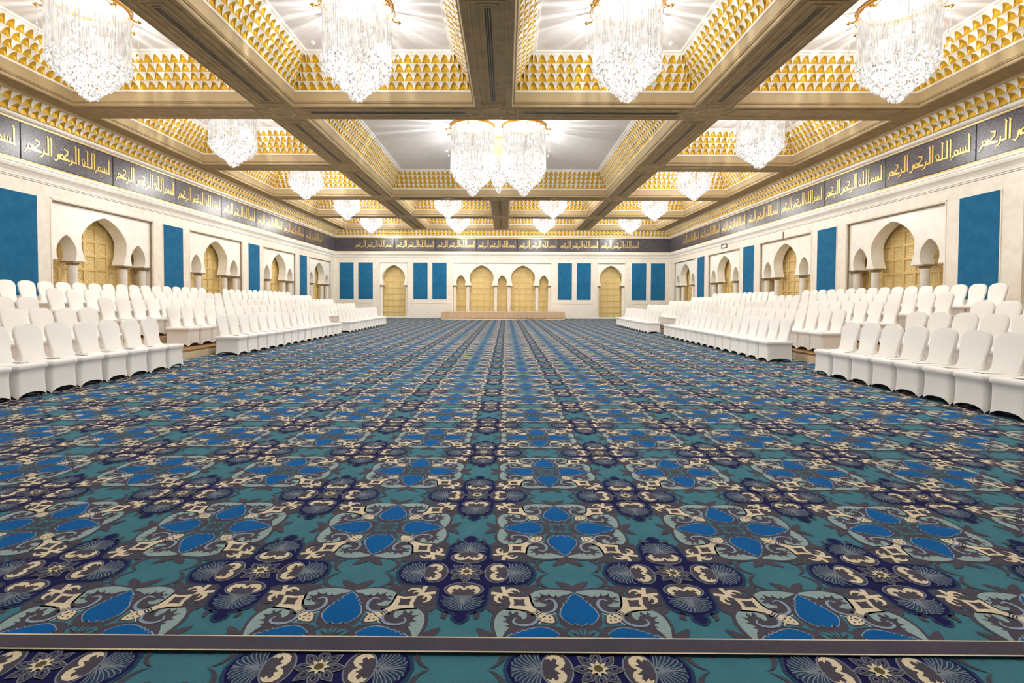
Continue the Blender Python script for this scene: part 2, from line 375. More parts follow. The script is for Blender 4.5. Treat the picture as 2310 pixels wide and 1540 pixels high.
def clipped(cells, ycut, keep_above):
    V, T, M = gather(cells, 1); me = bpy.data.meshes.new('clip'); me.from_pydata(V.tolist(), [], T.tolist()); me.polygons.foreach_set('material_index', M.astype(np.int32))
    bm = bmesh.new(); bm.from_mesh(me)
    bmesh.ops.bisect_plane(bm, geom=bm.verts[:] + bm.edges[:] + bm.faces[:], plane_co=(0, ycut, 0), plane_no=(0, 1, 0), clear_inner=keep_above, clear_outer=not keep_above)
    bmesh.ops.triangulate(bm, faces=bm.faces[:]); bm.to_mesh(me); bm.free()
    n = len(me.vertices); V = np.empty(n * 3); me.vertices.foreach_get('co', V); k = len(me.polygons); T = np.empty(k * 3, dtype=np.int64); me.polygons.foreach_get('vertices', T)
    M = np.empty(k, dtype=np.int32); me.polygons.foreach_get('material_index', M); bpy.data.meshes.remove(me)
    return V.reshape(-1, 3), T.reshape(-1, 3), M
nearc, farc, cut1 = [], [], []
for j in range(-2, 38):
    cy = FY + PY * j
    if cy > YB - .3 or cy < 1.2: continue
    for i in range(-13, 13):
        cx = FX + PT * i
        if not (-7.6 < cx < 6.6 or (cy > 27.6 and -12.3 < cx < 11.8)) or abs(cx) > 1.03 * cy + 3.6: continue
        (cut1 if cy < 2.5 else nearc if cy < 11 else farc).append((cx, cy))
FX2, FY2 = .336 - PT / 2, 1.762 - PY / 2
cut2 = [(FX2 + PT * i, FY2 + PY * j) for i in range(-4, 5) for j in (0, 1)]
parts_ = [gather(nearc, 1), gather(farc, 0), clipped(cut1, 1.92, True), clipped(cut2, 1.84, False)]
base_v = [(XL - .7, YF, 0), (XR + .7, YF, 0), (XR + .7, YB + .7, 0), (XL - .7, YB + .7, 0)]
bands = [(1.838, 1.924, .0105, CREAM), (1.845, 1.917, .0110, CHAR)]
V = [np.array(base_v, dtype=float)]; T = [np.array([(0, 1, 2), (0, 2, 3)])]; M = [np.array([TEAL, TEAL])]; o = 4
for y0, y1, z, c_ in bands:
    V.append(np.array([(-7, y0, z), (7, y0, z), (7, y1, z), (-7, y1, z)])); T.append(np.array([(0, 1, 2), (0, 2, 3)]) + o); M.append(np.array([c_, c_])); o += 4
for v, t, m_ in parts_: V.append(v); T.append(t + o); M.append(m_); o += len(v)
V = np.concatenate(V); T = np.concatenate(T); M = np.concatenate(M).astype(np.int32)
fme = bpy.data.meshes.new('floor'); fme.vertices.add(len(V)); fme.vertices.foreach_set('co', V.astype(np.float32).ravel())
fme.loops.add(len(T) * 3); fme.loops.foreach_set('vertex_index', T.astype(np.int32).ravel())
fme.polygons.add(len(T)); fme.polygons.foreach_set('loop_start', (np.arange(len(T)) * 3).astype(np.int32))
for m_ in WOOL: fme.materials.append(m_)
fme.polygons.foreach_set('material_index', M); fme.update(calc_edges=True)
print('carpet triangles', len(T))
tag(link('floor', fme), kind='structure')

# walls with openings for the niches
NICHE = [14.2 + 6.2 * k for k in range(4)]        # near edge of each side niche, 4.05 m wide
NICHE_ALL = [NICHE[0] - 18.6, NICHE[0] - 12.4, NICHE[0] - 6.2] + NICHE
NW, NTOP, NDEP = 4.05, 4.13, .75
def wall_mesh(length_pairs, L0, L1, place, holes, top=6.6):
    """strip wall in (s,z); place(s,z,depth) -> point"""
    m = MB(); cuts = sorted(holes)
    s = L0
    for a, b_ in cuts:
        m.quad(place(s, 0, 0), place(a, 0, 0), place(a, top, 0), place(s, top, 0)); s = b_
        m.quad(place(a, NTOP, 0), place(b_, NTOP, 0), place(b_, top, 0), place(a, top, 0))
        m.quad(place(a, 0, 0), place(a, 0, NDEP), place(a, NTOP, NDEP), place(a, NTOP, 0), 1)
        m.quad(place(b_, 0, 0), place(b_, 0, NDEP), place(b_, NTOP, NDEP), place(b_, NTOP, 0), 1)
        m.quad(place(a, NTOP, 0), place(b_, NTOP, 0), place(b_, NTOP, NDEP), place(a, NTOP, NDEP), 1)
        m.quad(place(a, 0, NDEP), place(b_, 0, NDEP), place(b_, NTOP, NDEP), place(a, NTOP, NDEP), 1)
    m.quad(place(s, 0, 0), place(L1, 0, 0), place(L1, top, 0), place(s, top, 0))
    return m
PL = lambda s, z, d: (XL - d, s, z)
PR = lambda s, z, d: (XR + d, s, z)
PB = lambda s, z, d: (s, YB + d, z)
PF = lambda s, z, d: (s, YF - d, z)
side_holes = [(n, n + NW) for n in NICHE_ALL]
tag(wall_mesh(0, YF, YB, PL, side_holes).build('wall_left', [M_STONE_D, M_STONE]), kind='structure')
tag(wall_mesh(0, YF, YB, PR, side_holes).build('wall_right', [M_STONE_D, M_STONE]), kind='structure')
back_holes = [(-9.45, -7.36), (-3.98, 3.36), (6.82, 8.86)]
tag(wall_mesh(0, XL, XR, PB, back_holes).build('wall_back', [M_STONE_D, M_STONE]), kind='structure')
tag(wall_mesh(0, XL, XR, PF, []).build('wall_front', [M_STONE_D, M_STONE]), kind='structure')

# ------------------------------------------------------------------ mouldings that run round the hall
def u_path(ins):                       # left, back, right wall line at a given inset
    return [(XL + ins, YF), (XL + ins, YB - ins), (XR - ins, YB - ins), (XR - ins, YF)]
def sweep(prof, mats, name, mis=None):
    m = MB()
    for i in range(len(prof) - 1):
        p, q = u_path(prof[i][0]), u_path(prof[i + 1][0])
        for k in range(3):
            m.quad(p[k] + (prof[i][1],), p[k + 1] + (prof[i][1],), q[k + 1] + (prof[i + 1][1],), q[k] + (prof[i + 1][1],), mis[i] if mis else 0)
    return tag(m.build(name, mats), kind='structure')
trim_no = [0]
def trim_name(): trim_no[0] += 1; return 'trim_%d' % trim_no[0]
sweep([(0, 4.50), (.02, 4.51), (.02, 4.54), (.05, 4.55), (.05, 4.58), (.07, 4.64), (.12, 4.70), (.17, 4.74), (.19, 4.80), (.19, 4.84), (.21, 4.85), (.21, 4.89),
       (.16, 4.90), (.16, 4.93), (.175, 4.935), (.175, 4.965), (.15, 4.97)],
      [M_WHITE, M_GOLDT, M_JOINT_SHADE], trim_name(), [2, 0, 0, 0, 0, 0, 0, 0, 0, 0, 0, 0, 0, 1, 1, 1])
sweep([(.15, 5.93), (.17, 5.935), (.17, 5.965), (.15, 5.97), (.15, 5.99), (.21, 6.0), (.25, 6.03), (.26, 6.07), (.25, 6.10), (.20, 6.11)],
      [M_WHITE, M_GOLDT], trim_name(), [1, 1, 1, 0, 0, 0, 0, 0, 0])

# ------------------------------------------------------------------ scalloped gold tiers
def scallop_tier(m, org, ux, nx, L, z0, z1, n0, n1, cell, shift):
    """org: point at strip start, n=0; ux: unit along; nx: unit into the coffer"""
    def P(a, n, z): return (org[0] + ux[0] * a + nx[0] * n, org[1] + ux[1] * a + nx[1] * n, z)
    cnt = max(2, int(round(L / cell))); w_ = L / cnt
    W0 = w_; starts = [(w_ * (k + (.5 if shift else 0)), w_) for k in range(cnt - (1 if shift else 0))]
    if shift: starts += [(0, w_ / 2), (L - w_ / 2, w_ / 2)]
    NZ, NU = 5, 6
    S_ = [0, .25, .5, .72, .88, 1.]
    for a0, w_ in starts:
        cx = a0 + w_ / 2; vs = []; fs = []; hw = [w_ * .485 * (.62 * math.sqrt(max(0, 1 - s * s)) + .38 * (1 - s)) for s in S_]
        ne = [n0 + .012 + (n1 - n0 - .012) * s ** 3 for s in S_]
        for i, s in enumerate(S_):
            nc = n0 - .012 + (n1 - n0 + .012) * max(0., (s - .72) / .28) ** .8
            for j in range(NU + 1):
                q = -1 + 2 * j / NU
                vs.append(P(cx + hw[i] * math.sin(q * pi / 2), ne[i] - (ne[i] - nc) * math.sqrt(max(0, 1 - q * q)), z0 + (z1 - z0) * (.0 + .985 * s)))
        for i in range(NZ):
            for j in range(NU):
                k = i * (NU + 1) + j; fs.append((k, k + 1, k + NU + 2, k + NU + 1))
        m.add(vs, fs, 0, True)
        for sg in (-1, 1):
            vs = []; fs = []
            for i, s in enumerate(S_):
                z = z0 + (z1 - z0) * (.0 + .985 * s); vs += [P(cx + sg * w_ / 2, ne[i], z), P(cx + sg * hw[i], ne[i], z)]
            for i in range(NZ): fs.append((2 * i, 2 * i + 1, 2 * i + 3, 2 * i + 2))
            m.add(vs, fs, 1)
    zt = z0 + (z1 - z0) * .985
    m.quad(P(0, n1, zt), P(L, n1, zt), P(L, n1, z1), P(0, n1, z1), 1)
    m.quad(P(0, n0, z0), P(L, n0, z0), P(L, n1, z0), P(0, n1, z0), 1) if False else None

def coffer(x0, x1, y0, y1, proto={}):
    W_, D_ = round(x1 - x0, 2), round(y1 - y0, 2); key = (W_, D_)
    if key not in proto:
        mo = MB(); prof = [(-.05, .0), (-.03, -.02), (0, 0), (0, .05), (.03, .055), (.03, .09), (.045, .10), (.045, .33), (.075, .335), (.075, .385), (.05, .39)]
        mi = [0, 1, 1, 0, 0, 1, 1, 2, 2, 2]
        for i in range(len(prof) - 1):
            (a, za), (b_, zb) = prof[i], prof[i + 1]
            A = [(a, a), (W_ - a, a), (W_ - a, D_ - a), (a, D_ - a)]; B = [(b_, b_), (W_ - b_, b_), (W_ - b_, D_ - b_), (b_, D_ - b_)]
            for k in range(4):
                k2 = (k + 1) % 4; mo.quad(A[k] + (za,), A[k2] + (za,), B[k2] + (zb,), B[k] + (zb,), mi[i])
        sc = MB(); zt, dz, n0, dn = .39, .1835, .065, .108
        for t in range(4):
            na, nb = n0 + dn * t, n0 + dn * (t + 1); za, zb = zt + dz * t, zt + dz * (t + 1)
            for org, ux, nx, L in (((0, 0), (1, 0), (0, 1), W_), ((0, D_), (1, 0), (0, -1), W_), ((0, 0), (0, 1), (1, 0), D_), ((W_, 0), (0, 1), (-1, 0), D_)):
                o2 = (org[0] + ux[0] * nb, org[1] + ux[1] * nb)
                scallop_tier(sc, o2, ux, nx, L - 2 * nb, za, zb, na, nb, .232, t % 2)
            for ox, oy, gx, gy in ((0, 0, 1, 1), (W_, 0, -1, 1), (W_, D_, -1, -1), (0, D_, 1, -1)):      # the large corner cell
                c_ = lambda a, b_: (ox + gx * a, oy + gy * b_)
                arc_ = [c_(nb - (nb - na + .01) * math.sin(k * pi / 8) ** .6, nb - (nb - na + .01) * math.cos(k * pi / 8) ** .6) for k in range(5)]
                for p, q in zip(arc_[:-1], arc_[1:]): sc.add([p + (za,), q + (za,), q + (zb - .02,), p + (zb - .02,)], [(0, 1, 2, 3)], 0, True)
                sc.add([c_(nb, nb) + (zb,)] + [p + (zb - .02,) for p in arc_], [(0, k, k + 1) for k in range(1, 5)], 0)
                sc.add([c_(nb, nb) + (zb,)] + [c_(nb, na - .02) + (zb,), c_(na - .02, na - .02) + (zb,), c_(na - .02, nb) + (zb,)], [(0, 1, 2, 3)], 1)
        n4 = n0 + dn * 4; z4 = zt + dz * 4
        for i, (a, za, b_, zb) in enumerate(((n4, z4, n4, z4 + .03), (n4, z4 + .03, n4 + .06, z4 + .035), (n4 + .06, z4 + .035, n4 + .08, z4 + .08))):
            A = [(a, a), (W_ - a, a), (W_ - a, D_ - a), (a, D_ - a)]; B = [(b_, b_), (W_ - b_, b_), (W_ - b_, D_ - b_), (b_, D_ - b_)]
            for k in range(4):
                k2 = (k + 1) % 4; sc.quad(A[k] + (za,), A[k2] + (za,), B[k2] + (zb,), B[k] + (zb,), 1)
        pn = MB(); e = n4 + .075; pn.quad((e, e, z4 + .08), (W_ - e, e, z4 + .08), (W_ - e, D_ - e, z4 + .08), (e, D_ - e, z4 + .08))
        e2 = -.3; pn.quad((e2, e2, z4 + .3), (W_ - e2, e2, z4 + .3), (W_ - e2, D_ - e2, z4 + .3), (e2, D_ - e2, z4 + .3))
        proto[key] = (mo.mesh('moulding', [M_BEAM, M_BEAM2, M_WHITE]), sc.mesh('scallop_band', [M_GOLD, M_WHITE]), pn.mesh('coffer_panel', [M_PANEL]))
    e = tag(empty(trim_name(), (x0, y0, ZC)), kind='structure')
    for nm, me in zip(('moulding', 'scallop_band', 'coffer_panel'), proto[key]): link(nm, me, e)
    return e

XB = [(-11.6, -6.75), (-5.69, -.87), (.17, 4.99), (6.05, 10.9)]
YBAY = [(-2.9, 1.95), (2.9, 7.73), (8.66, 13.5), (14.48, 19.27), (20.2, 25.12), (26.03, 30.93), (31.82, 36.68)]
for j, (y0, y1) in enumerate(YBAY):
    for i, (x0, x1) in enumerate(XB):
        if j in (3, 4) and i in (1, 2): continue
        coffer(x0, x1, y0, y1)
coffer(XB[1][0], XB[2][1], YBAY[3][0], YBAY[4][1])

# beam soffits
ce = MB()
xs = [XL + .6] + [v for b_ in XB for v in b_] + [XR - .6]; ys = [YF] + [v for b_ in YBAY for v in b_] + [YB - .6]
for i in range(len(xs) - 1):
    for j in range(len(ys) - 1):
        bi, bj = (i % 2 == 1), (j % 2 == 1)
        if bi and bj: continue
        if i in (3, 4, 5) and 7 <= j <= 9: continue
        ce.quad((xs[i], ys[j], ZC), (xs[i + 1], ys[j], ZC), (xs[i + 1], ys[j + 1], ZC), (xs[i], ys[j + 1], ZC))
ce.quad((XL - 1, YF - .1, 8.2), (XR + 1, YF - .1, 8.2), (XR + 1, YB + 1, 8.2), (XL - 1, YB + 1, 8.2))
tag(ce.build('ceiling', M_BEAM), kind='structure')

# raised border lines and strapwork knots on the beam soffits
so = MB()
def strip(x0, x1, y0, y1, h=.02): so.box(x0, x1, y0, y1, ZC - h, ZC + .01)
def border(x0, x1, y0, y1, w_=.035, h=.018):
    strip(x0, x1, y0, y0 + w_, h); strip(x0, x1, y1 - w_, y1, h); strip(x0, x0 + w_, y0 + w_, y1 - w_, h); strip(x1 - w_, x1, y0 + w_, y1 - w_, h)
BX = [(-6.75, -5.69), (-.87, .17), (4.99, 6.05)]
BY = [(YBAY[k][1], YBAY[k + 1][0]) for k in range(len(YBAY) - 1)]
vents = []
for bi, (a, b_) in enumerate(BX):
    c = (a + b_) / 2
    for j, (y0, y1) in enumerate(YBAY):
        if bi == 1 and j in (3, 4): continue
        border(c - .36, c + .36, y0 + .12, y1 - .12); border(c - .20, c + .20, y0 + .22, y1 - .22, .02, .012)
        if j >= 1: vents.append((c, (y0 + y1) / 2, y1 - y0 - .62, 0, bi, j))
for k, (a, b_) in enumerate(BY):
    c = (a + b_) / 2
    for i, (x0, x1) in enumerate(XB):
        if k == 3 and i in (1, 2): continue
        border(x0 + .12, x1 - .12, c - .30, c + .30)
        if i in (1, 2) and k >= 1: vents.append(((x0 + x1) / 2, c, x1 - x0 - .5, 1, i, k))
tag(so.build(trim_name(), M_BEAM), kind='structure')
kn = MB()
for i, (a, b_) in enumerate(BX):
    for k, (c, d) in enumerate(BY):
        if i == 1 and k == 3: continue
        cx, cy = (a + b_) / 2, (c + d) / 2
        pts = []
        for q in range(17):
            an = 2 * pi * (q % 16) / 16; r = .30 if q % 2 == 0 else .36
            pts.append((cx + r * math.cos(an), cy + r * math.sin(an), ZC - .008))
        kn.tube(pts, .012, 4)
        for q in range(8):
            an = 2 * pi * (q + .5) / 8
            kn.tube([(cx + .34 * math.cos(an - .25), cy + .34 * math.sin(an - .25), ZC - .008), (cx + .62 * math.cos(an + .12), cy + .60 * math.sin(an + .12), ZC - .006)], .009, 4)
            kn.tube([(cx + .34 * math.cos(an + .25), cy + .34 * math.sin(an + .25), ZC - .008), (cx + .62 * math.cos(an - .12), cy + .60 * math.sin(an - .12), ZC - .006)], .009, 4)
tag(kn.build(trim_name(), M_BEAM2), kind='structure')
BEAMN = ['left long beam', 'middle long beam', 'right long beam']
CROSS = {1: 'first', 2: 'second', 3: 'third', 4: 'fourth', 5: 'fifth'}
vproto = {}
for (vx, vy, L, ori, i, j) in vents:
    key = round(L, 2)
    if key not in vproto:
        a = MB(); a.box(-.085, .085, -L / 2, L / 2, -.012, .004)
        b2 = MB()
        for s_ in (-.045, 0, .045): b2.box(s_ - .013, s_ + .013, -L / 2 + .03, L / 2 - .03, -.016, -.011)
        vproto[key] = (a.mesh('vent_frame', [M_BEAM]), b2.mesh('slot', [M_SLOT]))
    e = empty('air_vent', (vx, vy, ZC - .001), pi / 2 if ori else 0)
    link('frame', vproto[key][0], e); link('slot', vproto[key][1], e)
    if ori == 0: lb = 'black slotted air vent in the %s, %s bay from the near end' % (BEAMN[i], ORD[j - 1])
    else: lb = 'black slotted vent in %s cross beam, %s of the middle' % (CROSS[j], 'left' if i == 1 else 'right')
    tag(e, lb, 'air vent', 'slotted vents under the ceiling beams')

# cove of two scalloped tiers along the walls
cv = MB()
for t in range(2):
    na, nb = .27 + .165 * t, .27 + .165 * (t + 1); za, zb = 6.11 + .19 * t, 6.11 + .19 * (t + 1)
    scallop_tier(cv, (XL, YF), (0, 1), (1, 0), YB - na - YF, za, zb, na, nb, .27, t)
    scallop_tier(cv, (XR, YF), (0, 1), (-1, 0), YB - na - YF, za, zb, na, nb, .27, t)
    scallop_tier(cv, (XL + na, YB), (1, 0), (0, -1), XR - XL - 2 * na, za, zb, na, nb, .27, t)
tag(cv.build(trim_name(), [M_GOLD, M_WHITE]), kind='structure')
sweep([(.27, 6.10), (.23, 6.12), (.23, 6.48)], [M_WHITE], trim_name())
sweep([(.60, 6.49), (.62, 6.47), (.66, 6.47), (.68, 6.485), (.72, 6.485), (.72, 6.50)], [M_BEAM2], trim_name())

# ------------------------------------------------------------------ frieze of calligraphy panels
PW, PH = 3.03, .96
def pl(m, pts, w_=.05, y=0., t=.012):
    """flat brush stroke in the x-z plane, raised towards -y"""
    P_ = [Vector((p[0], 0, p[1])) for p in pts]; n = len(P_); Lf = []; Rt = []
    for i in range(n):
        d = (P_[min(i + 1, n - 1)] - P_[max(i - 1, 0)]).normalized(); q = Vector((-d.z, 0, d.x))
        ww = w_[i] if isinstance(w_, (list, tuple)) else w_
        Lf.append(P_[i] + q * ww / 2); Rt.append(P_[i] - q * ww / 2)
    vs = []; fs = []
    for a, b_ in zip(Lf, Rt):
        vs += [(a.x, y - t, a.z), (b_.x, y - t, b_.z), (a.x, y, a.z), (b_.x, y, b_.z)]
    for i in range(n - 1):
        k = 4 * i; fs += [(k, k + 1, k + 5, k + 4), (k, k + 4, k + 6, k + 2), (k + 1, k + 3, k + 7, k + 5)]
    fs += [(0, 2, 3, 1), (4 * n - 4, 4 * n - 3, 4 * n - 1, 4 * n - 2)]
    m.add(vs, fs)
def arc(cx, cz, rx, rz, a0, a1, n=8): return [(cx + rx * math.cos(math.radians(a0 + (a1 - a0) * i / n)), cz + rz * math.sin(math.radians(a0 + (a1 - a0) * i / n))) for i in range(n + 1)]
ins = MB(); BZ = .33; TH = .044
def tall(x, top=.82, foot=BZ):
    pl(ins, [(x, foot - .02), (x, top - .05)], TH); pl(ins, [(x + .022, top - .08), (x - .03, top)], [TH, .022])
def base(x0, x1, z=BZ): pl(ins, [(x0, z), (x1, z)], TH)
def meem(x, z=BZ + .06): pl(ins, arc(x, z, .055, .06, 0, 360, 10), .035)
def raa(x, z=BZ): pl(ins, [(x + .03, z + .10), (x + .015, z - .02), (x - .03, z - .09), (x - .10, z - .12)], [.03, TH, TH, .02])
def haa(x, z=BZ): pl(ins, [(x - .09, z + .30), (x + .03, z + .26), (x + .02, z + .18), (x - .12, z + .05)], [.03, .05, .04, TH]); pl(ins, [(x - .12, z + .05), (x + .10, z)], TH)
# right to left: bism
tall(2.86, .78, BZ - .02); base(2.48, 2.88)
for x_ in (2.76, 2.69, 2.62): pl(ins, [(x_, BZ), (x_ - .008, BZ + .14)], [TH, .028])
meem(2.49); pl(ins, [(2.46, BZ), (2.38, BZ - .02), (2.32, BZ - .11)], [TH, TH, .02])
# Allah
tall(2.31); tall(2.21); tall(2.06); base(1.88, 2.23); pl(ins, [(1.90, BZ), (1.85, BZ + .14), (1.93, BZ + .20), (1.97, BZ + .08), (1.90, BZ)], .03)
# al-rahman
tall(1.75); tall(1.655); base(1.50, 1.66); raa(1.50); haa(1.36); base(1.10, 1.46); meem(1.19); pl(ins, [(1.12, BZ), (1.09, BZ + .12)], TH)
pl(ins, [(1.07, BZ + .10), (1.06, BZ - .04), (1.00, BZ - .10), (.93, BZ - .06)], [.03, TH, TH, .02])
# al-rahim
tall(.87); tall(.775); base(.62, .78); raa(.62); haa(.48); base(.22, .58); pl(ins, [(.33, BZ), (.325, BZ + .13)], TH); meem(.24)
pl(ins, [(.21, BZ + .02), (.16, BZ - .02), (.10, BZ - .12)], [TH, TH, .02])
ins_me = ins.mesh('inscription', [M_GOLDT])
bk = MB(); bk.box(.012, PW - .012, 0, .03, 0, PH); bk_me = bk.mesh('tile_ground', [M_FRIEZE])
bj = MB(); bj.box(0, .02, -.004, .03, 0, PH); bj_me = bj.mesh('joint', [M_SLOT])
def frieze_panel(loc, rz, lb, grp):
    e = tag(empty('calligraphy_panel', loc, rz), lb, 'frieze panel', grp)
    if rz: e.scale.x = 1.0165
    link('tile_ground', bk_me, e); link('joint', bj_me, e); link('inscription', ins_me, e)
FZ = 4.97
bx0 = -11.28 - .06
for k in range(7):
    frieze_panel((bx0 + .02 + PW * k + .01 * k, YB - .18, FZ), 0, 'navy panel with gold Arabic calligraphy above the back wall, %s from the left corner' % ('first' if k == 0 else ORD[k]), 'calligraphy frieze on the back wall')
for a, b_, side in ((XL + .19, bx0 + .02, 'left'), (bx0 + .04 + 7 * (PW + .01), XR - .19, 'right')):
    q = MB(); q.box(a, b_, 0, .03, 0, PH)
    tag(q.build('frieze_tile', M_FRIEZE, None, (0, YB - .18, FZ)), 'plain navy arabesque frieze tile in the %s back corner, without lettering' % side, 'frieze tile')
# side walls: divider positions (distance from the camera), from the corner forwards
for side in ('left', 'right'):
    q = MB()
    if side == 'left': q.box(0, .03, 34.72, YB - .19, 0, PH); loc = (XL + .15, 0, FZ)
    else: q.box(-.03, 0, 34.72, YB - .19, 0, PH); loc = (XR - .15, 0, FZ)
    tag(q.build('frieze_tile', M_FRIEZE, None, loc), 'plain dark frieze tile at the far end of the %s wall' % side, 'frieze tile')
    for k in range(10):
        y1 = 34.70 - k * 3.083; y0 = y1 - 3.083
        lb = 'navy panel with gold Arabic calligraphy above the %s wall, %s from the far corner' % (side, 'first' if k == 0 else ORD[k])
        if side == 'left': frieze_panel((XL + .18, y0, FZ), pi / 2, lb, 'calligraphy frieze on the left wall')
        else: frieze_panel((XR - .18, y1, FZ), -pi / 2, lb, 'calligraphy frieze on the right wall')

# ------------------------------------------------------------------ arcades, columns and carved screens in the niches
ZS = 2.46
def arch_pts(c, R, za, zs=ZS, n=22):
    zc = zs + R * .68; out = []
    for i in range(9):
        an = -1.02 + 1.02 * i / 8.; out.append((R * math.cos(an * .56), zs + (zc - zs) * (i / 8.)))
    for i in range(1, n + 1):
        s_ = i / n; out.append((R * (.40 * math.sqrt(max(0, 1 - s_ * s_)) + .60 * (1 - s_ ** 2)), zc + (za - zc) * s_))
    return [(c + x_, z) for x_, z in out[::-1]], [(c - x_, z) for x_, z in out]
def arcade_mesh(L, arches, thick=.42):
    """local: x along, z up, face at y=0, body towards +y"""
    cu = bpy.data.curves.new('arcade', 'CURVE'); cu.dimensions = '2D'; cu.fill_mode = 'BOTH'; cu.extrude = thick / 2; cu.bevel_depth = 0.006; cu.bevel_resolution = 0
    pts = [(0, ZS), (0, NTOP), (L, NTOP), (L, ZS)]
    for c, R, za in sorted(arches, reverse=True):
        right, left = arch_pts(c, R, za)
        pts += right[::-1] + left[::-1][1:]
    sp = cu.splines.new('POLY'); sp.points.add(len(pts) - 1); sp.use_cyclic_u = True
    for p, q in zip(sp.points, pts): p.co = (q[0], q[1], 0, 1)
    o = bpy.data.objects.new('tmp', cu); COL.objects.link(o)
    me = bpy.data.meshes.new_from_object(o.evaluated_get(bpy.context.evaluated_depsgraph_get()))
    bpy.data.objects.remove(o)
    me.transform(Matrix.Rotation(pi / 2, 4, 'X')); me.transform(Matrix.Translation((0, thick / 2, 0)))
    me.materials.clear(); me.materials.append(M_CREAM); me.name = 'arcade'
    for p_ in me.polygons: p_.use_smooth = False; p_.material_index = 0
    return me
def arch_fix(right, left): return right, left
def screen_mesh(L, top, arches=None):
    m = MB(); m.box(0, L, .0, .03, 0, top)
    b_ = MB(); q = .455; n = int(L / q) + 1; k = int(top / q) + 1
    for i in range(n + 1):
        x_ = i * q
        if x_ > L + .02: break
        b_.box(max(0, x_ - .045), min(L, x_ + .045), -.035, 0, 0, top); 
    for j in range(k + 1):
        z = j * q
        if z > top: break
        b_.box(0, L, -.033, 0, max(0, z - .042), min(top, z + .042))
    return m.mesh('tracery', [M_LATT]), b_.mesh('lattice_frame', [M_LBAR])
colm = MB(); H_ = ZS - .10
colm.lathe([(.135, .16), (.135, .2), (.128, .3), (.124, H_ - .02), (.13, H_)], 20)
col_me = colm.mesh('shaft', [M_WALN])
cap = MB(); cap.lathe([(.13, H_ - .02), (.15, H_ - .01), (.15, H_ + .01), (.17, H_ + .04), (.19, H_ + .055)], 20); cap.box(-.20, .20, -.20, .20, H_ + .055, ZS - .002)
cap_me = cap.mesh('capital', [M_CAP])
bs = MB(); bs.box(-.19, .19, -.19, .19, 0, .08); bs.lathe([(.18, .08), (.18, .11), (.15, .13), (.155, .16), (.13, .17)], 20)
base_me = bs.mesh('base', [M_WALN])
col_proto = [None]
def column(loc, lb, grp, rz=0):
    if col_proto[0] is None:
        e = empty('column', loc); link('shaft', col_me, e); link('capital', cap_me, e); link('base', base_me, e); col_proto[0] = e
    else: e = copy_tree(col_proto[0], loc)
    return tag(e, lb, 'column', grp)
side_arches = [(.57, .35, 3.2), (2.0, .92, 3.92), (3.45, .35, 3.2)]
side_me = arcade_mesh(NW, side_arches)
side_scr = screen_mesh(NW, NTOP)
bord = MB()
def niche(place_loc, rz, me, L, scr, cols, lbl, cols_lbl, kgrp, rec=.10):
    """rz puts local +x along the wall and +y into it"""
    e = tag(empty(trim_name(), place_loc, rz), kind='structure'); link('arcade', me, e, (0, rec, 0))
    c_, s_ = math.cos(rz), math.sin(rz)
    def W(x_, y_): return (place_loc[0] + c_ * x_ - s_ * y_, place_loc[1] + s_ * x_ + c_ * y_, 0)
    g = tag(empty('carved_screen', W(0, rec + .56), rz), lbl, 'screen', kgrp[0]); link('tracery', scr[0], g); link('lattice_frame', scr[1], g)
    for x_, l_ in zip(cols, cols_lbl): column(W(x_, rec + .21), l_, kgrp[1])
NO = ['nearest', 'second', 'third', 'farthest']
for k, y in enumerate(NICHE):
    for side in ('left', 'right'):
        lbl = 'gold carved lattice screen behind the arches of the %s niche on the %s wall' % (NO[k], side)
        pos = ['beside its near jamb', 'left of its big arch' if side == 'left' else 'right of its big arch', 'right of its big arch' if side == 'left' else 'left of its big arch', 'beside its far jamb']
        cl = ['white column in the %s %s wall niche, %s' % (NO[k], side, p) for p in pos]
        xs_ = [.10, 1.00, 3.01, 3.93]
        grp = ('carved screens in the side niches', 'columns of the side niches')
        if side == 'left': niche((XL, y, 0), pi / 2, side_me, NW, side_scr, xs_, lbl, cl, grp)
        else:
            me = side_me
            niche((XR, y + NW, 0), -pi / 2, me, NW, side_scr, [NW - x_ for x_ in xs_], lbl, cl, grp)
yk = NICHE[0] - 6.2
niche((XR, yk + NW, 0), -pi / 2, side_me, NW, side_scr, [NW - x_ for x_ in (.10, 1.00, 3.01, 3.93)], 'gold carved lattice screen in the right wall niche cut off by the picture edge',
      ['white column in the cut off right wall niche, ' + p for p in ('beside its near jamb', 'right of its big arch', 'left of its big arch', 'beside its far jamb')],
      ('carved screens in the side niches', 'columns of the side niches'))
# back wall: two doorway niches and the wide central one
door_L = 2.06
door_me = arcade_mesh(door_L, [(door_L / 2, .86, 3.96)]); door_scr = screen_mesh(door_L, NTOP)
for x_, side in ((-9.44, 'left'), (6.81, 'right')):
    niche((x_, YB, 0), 0, door_me, door_L, door_scr, [.07, door_L - .07], 'gold carved panelled door screen under the single %s arch of the back wall' % side,
          ['slim white column at the left jamb of the %s back wall arch' % side, 'slim white column at the right jamb of the %s back wall arch' % side],
          ('carved screens of the back wall', 'columns of the back wall'), .06)
cL = 7.32; c0 = -3.97
ca = [(-3.38 - c0, .35, 3.22), (-1.83 - c0, .90, 3.96), (-.28 - c0, .35, 3.22), (1.27 - c0, .90, 3.96), (2.83 - c0, .35, 3.22)]
niche((c0, YB, 0), 0, arcade_mesh(cL, ca), cL, screen_mesh(cL, NTOP), [.12, 1.09, 3.19, 4.19, 6.29, 7.24], 'wide gold carved lattice screen behind the five arches over the stage',
      ['white column behind the stage, %s' % s_ for s_ in ('first from the left', 'second from the left', 'third from the left', 'third from the right', 'second from the right', 'first from the right')],
      ('carved screens of the back wall', 'columns of the back wall'), .06)
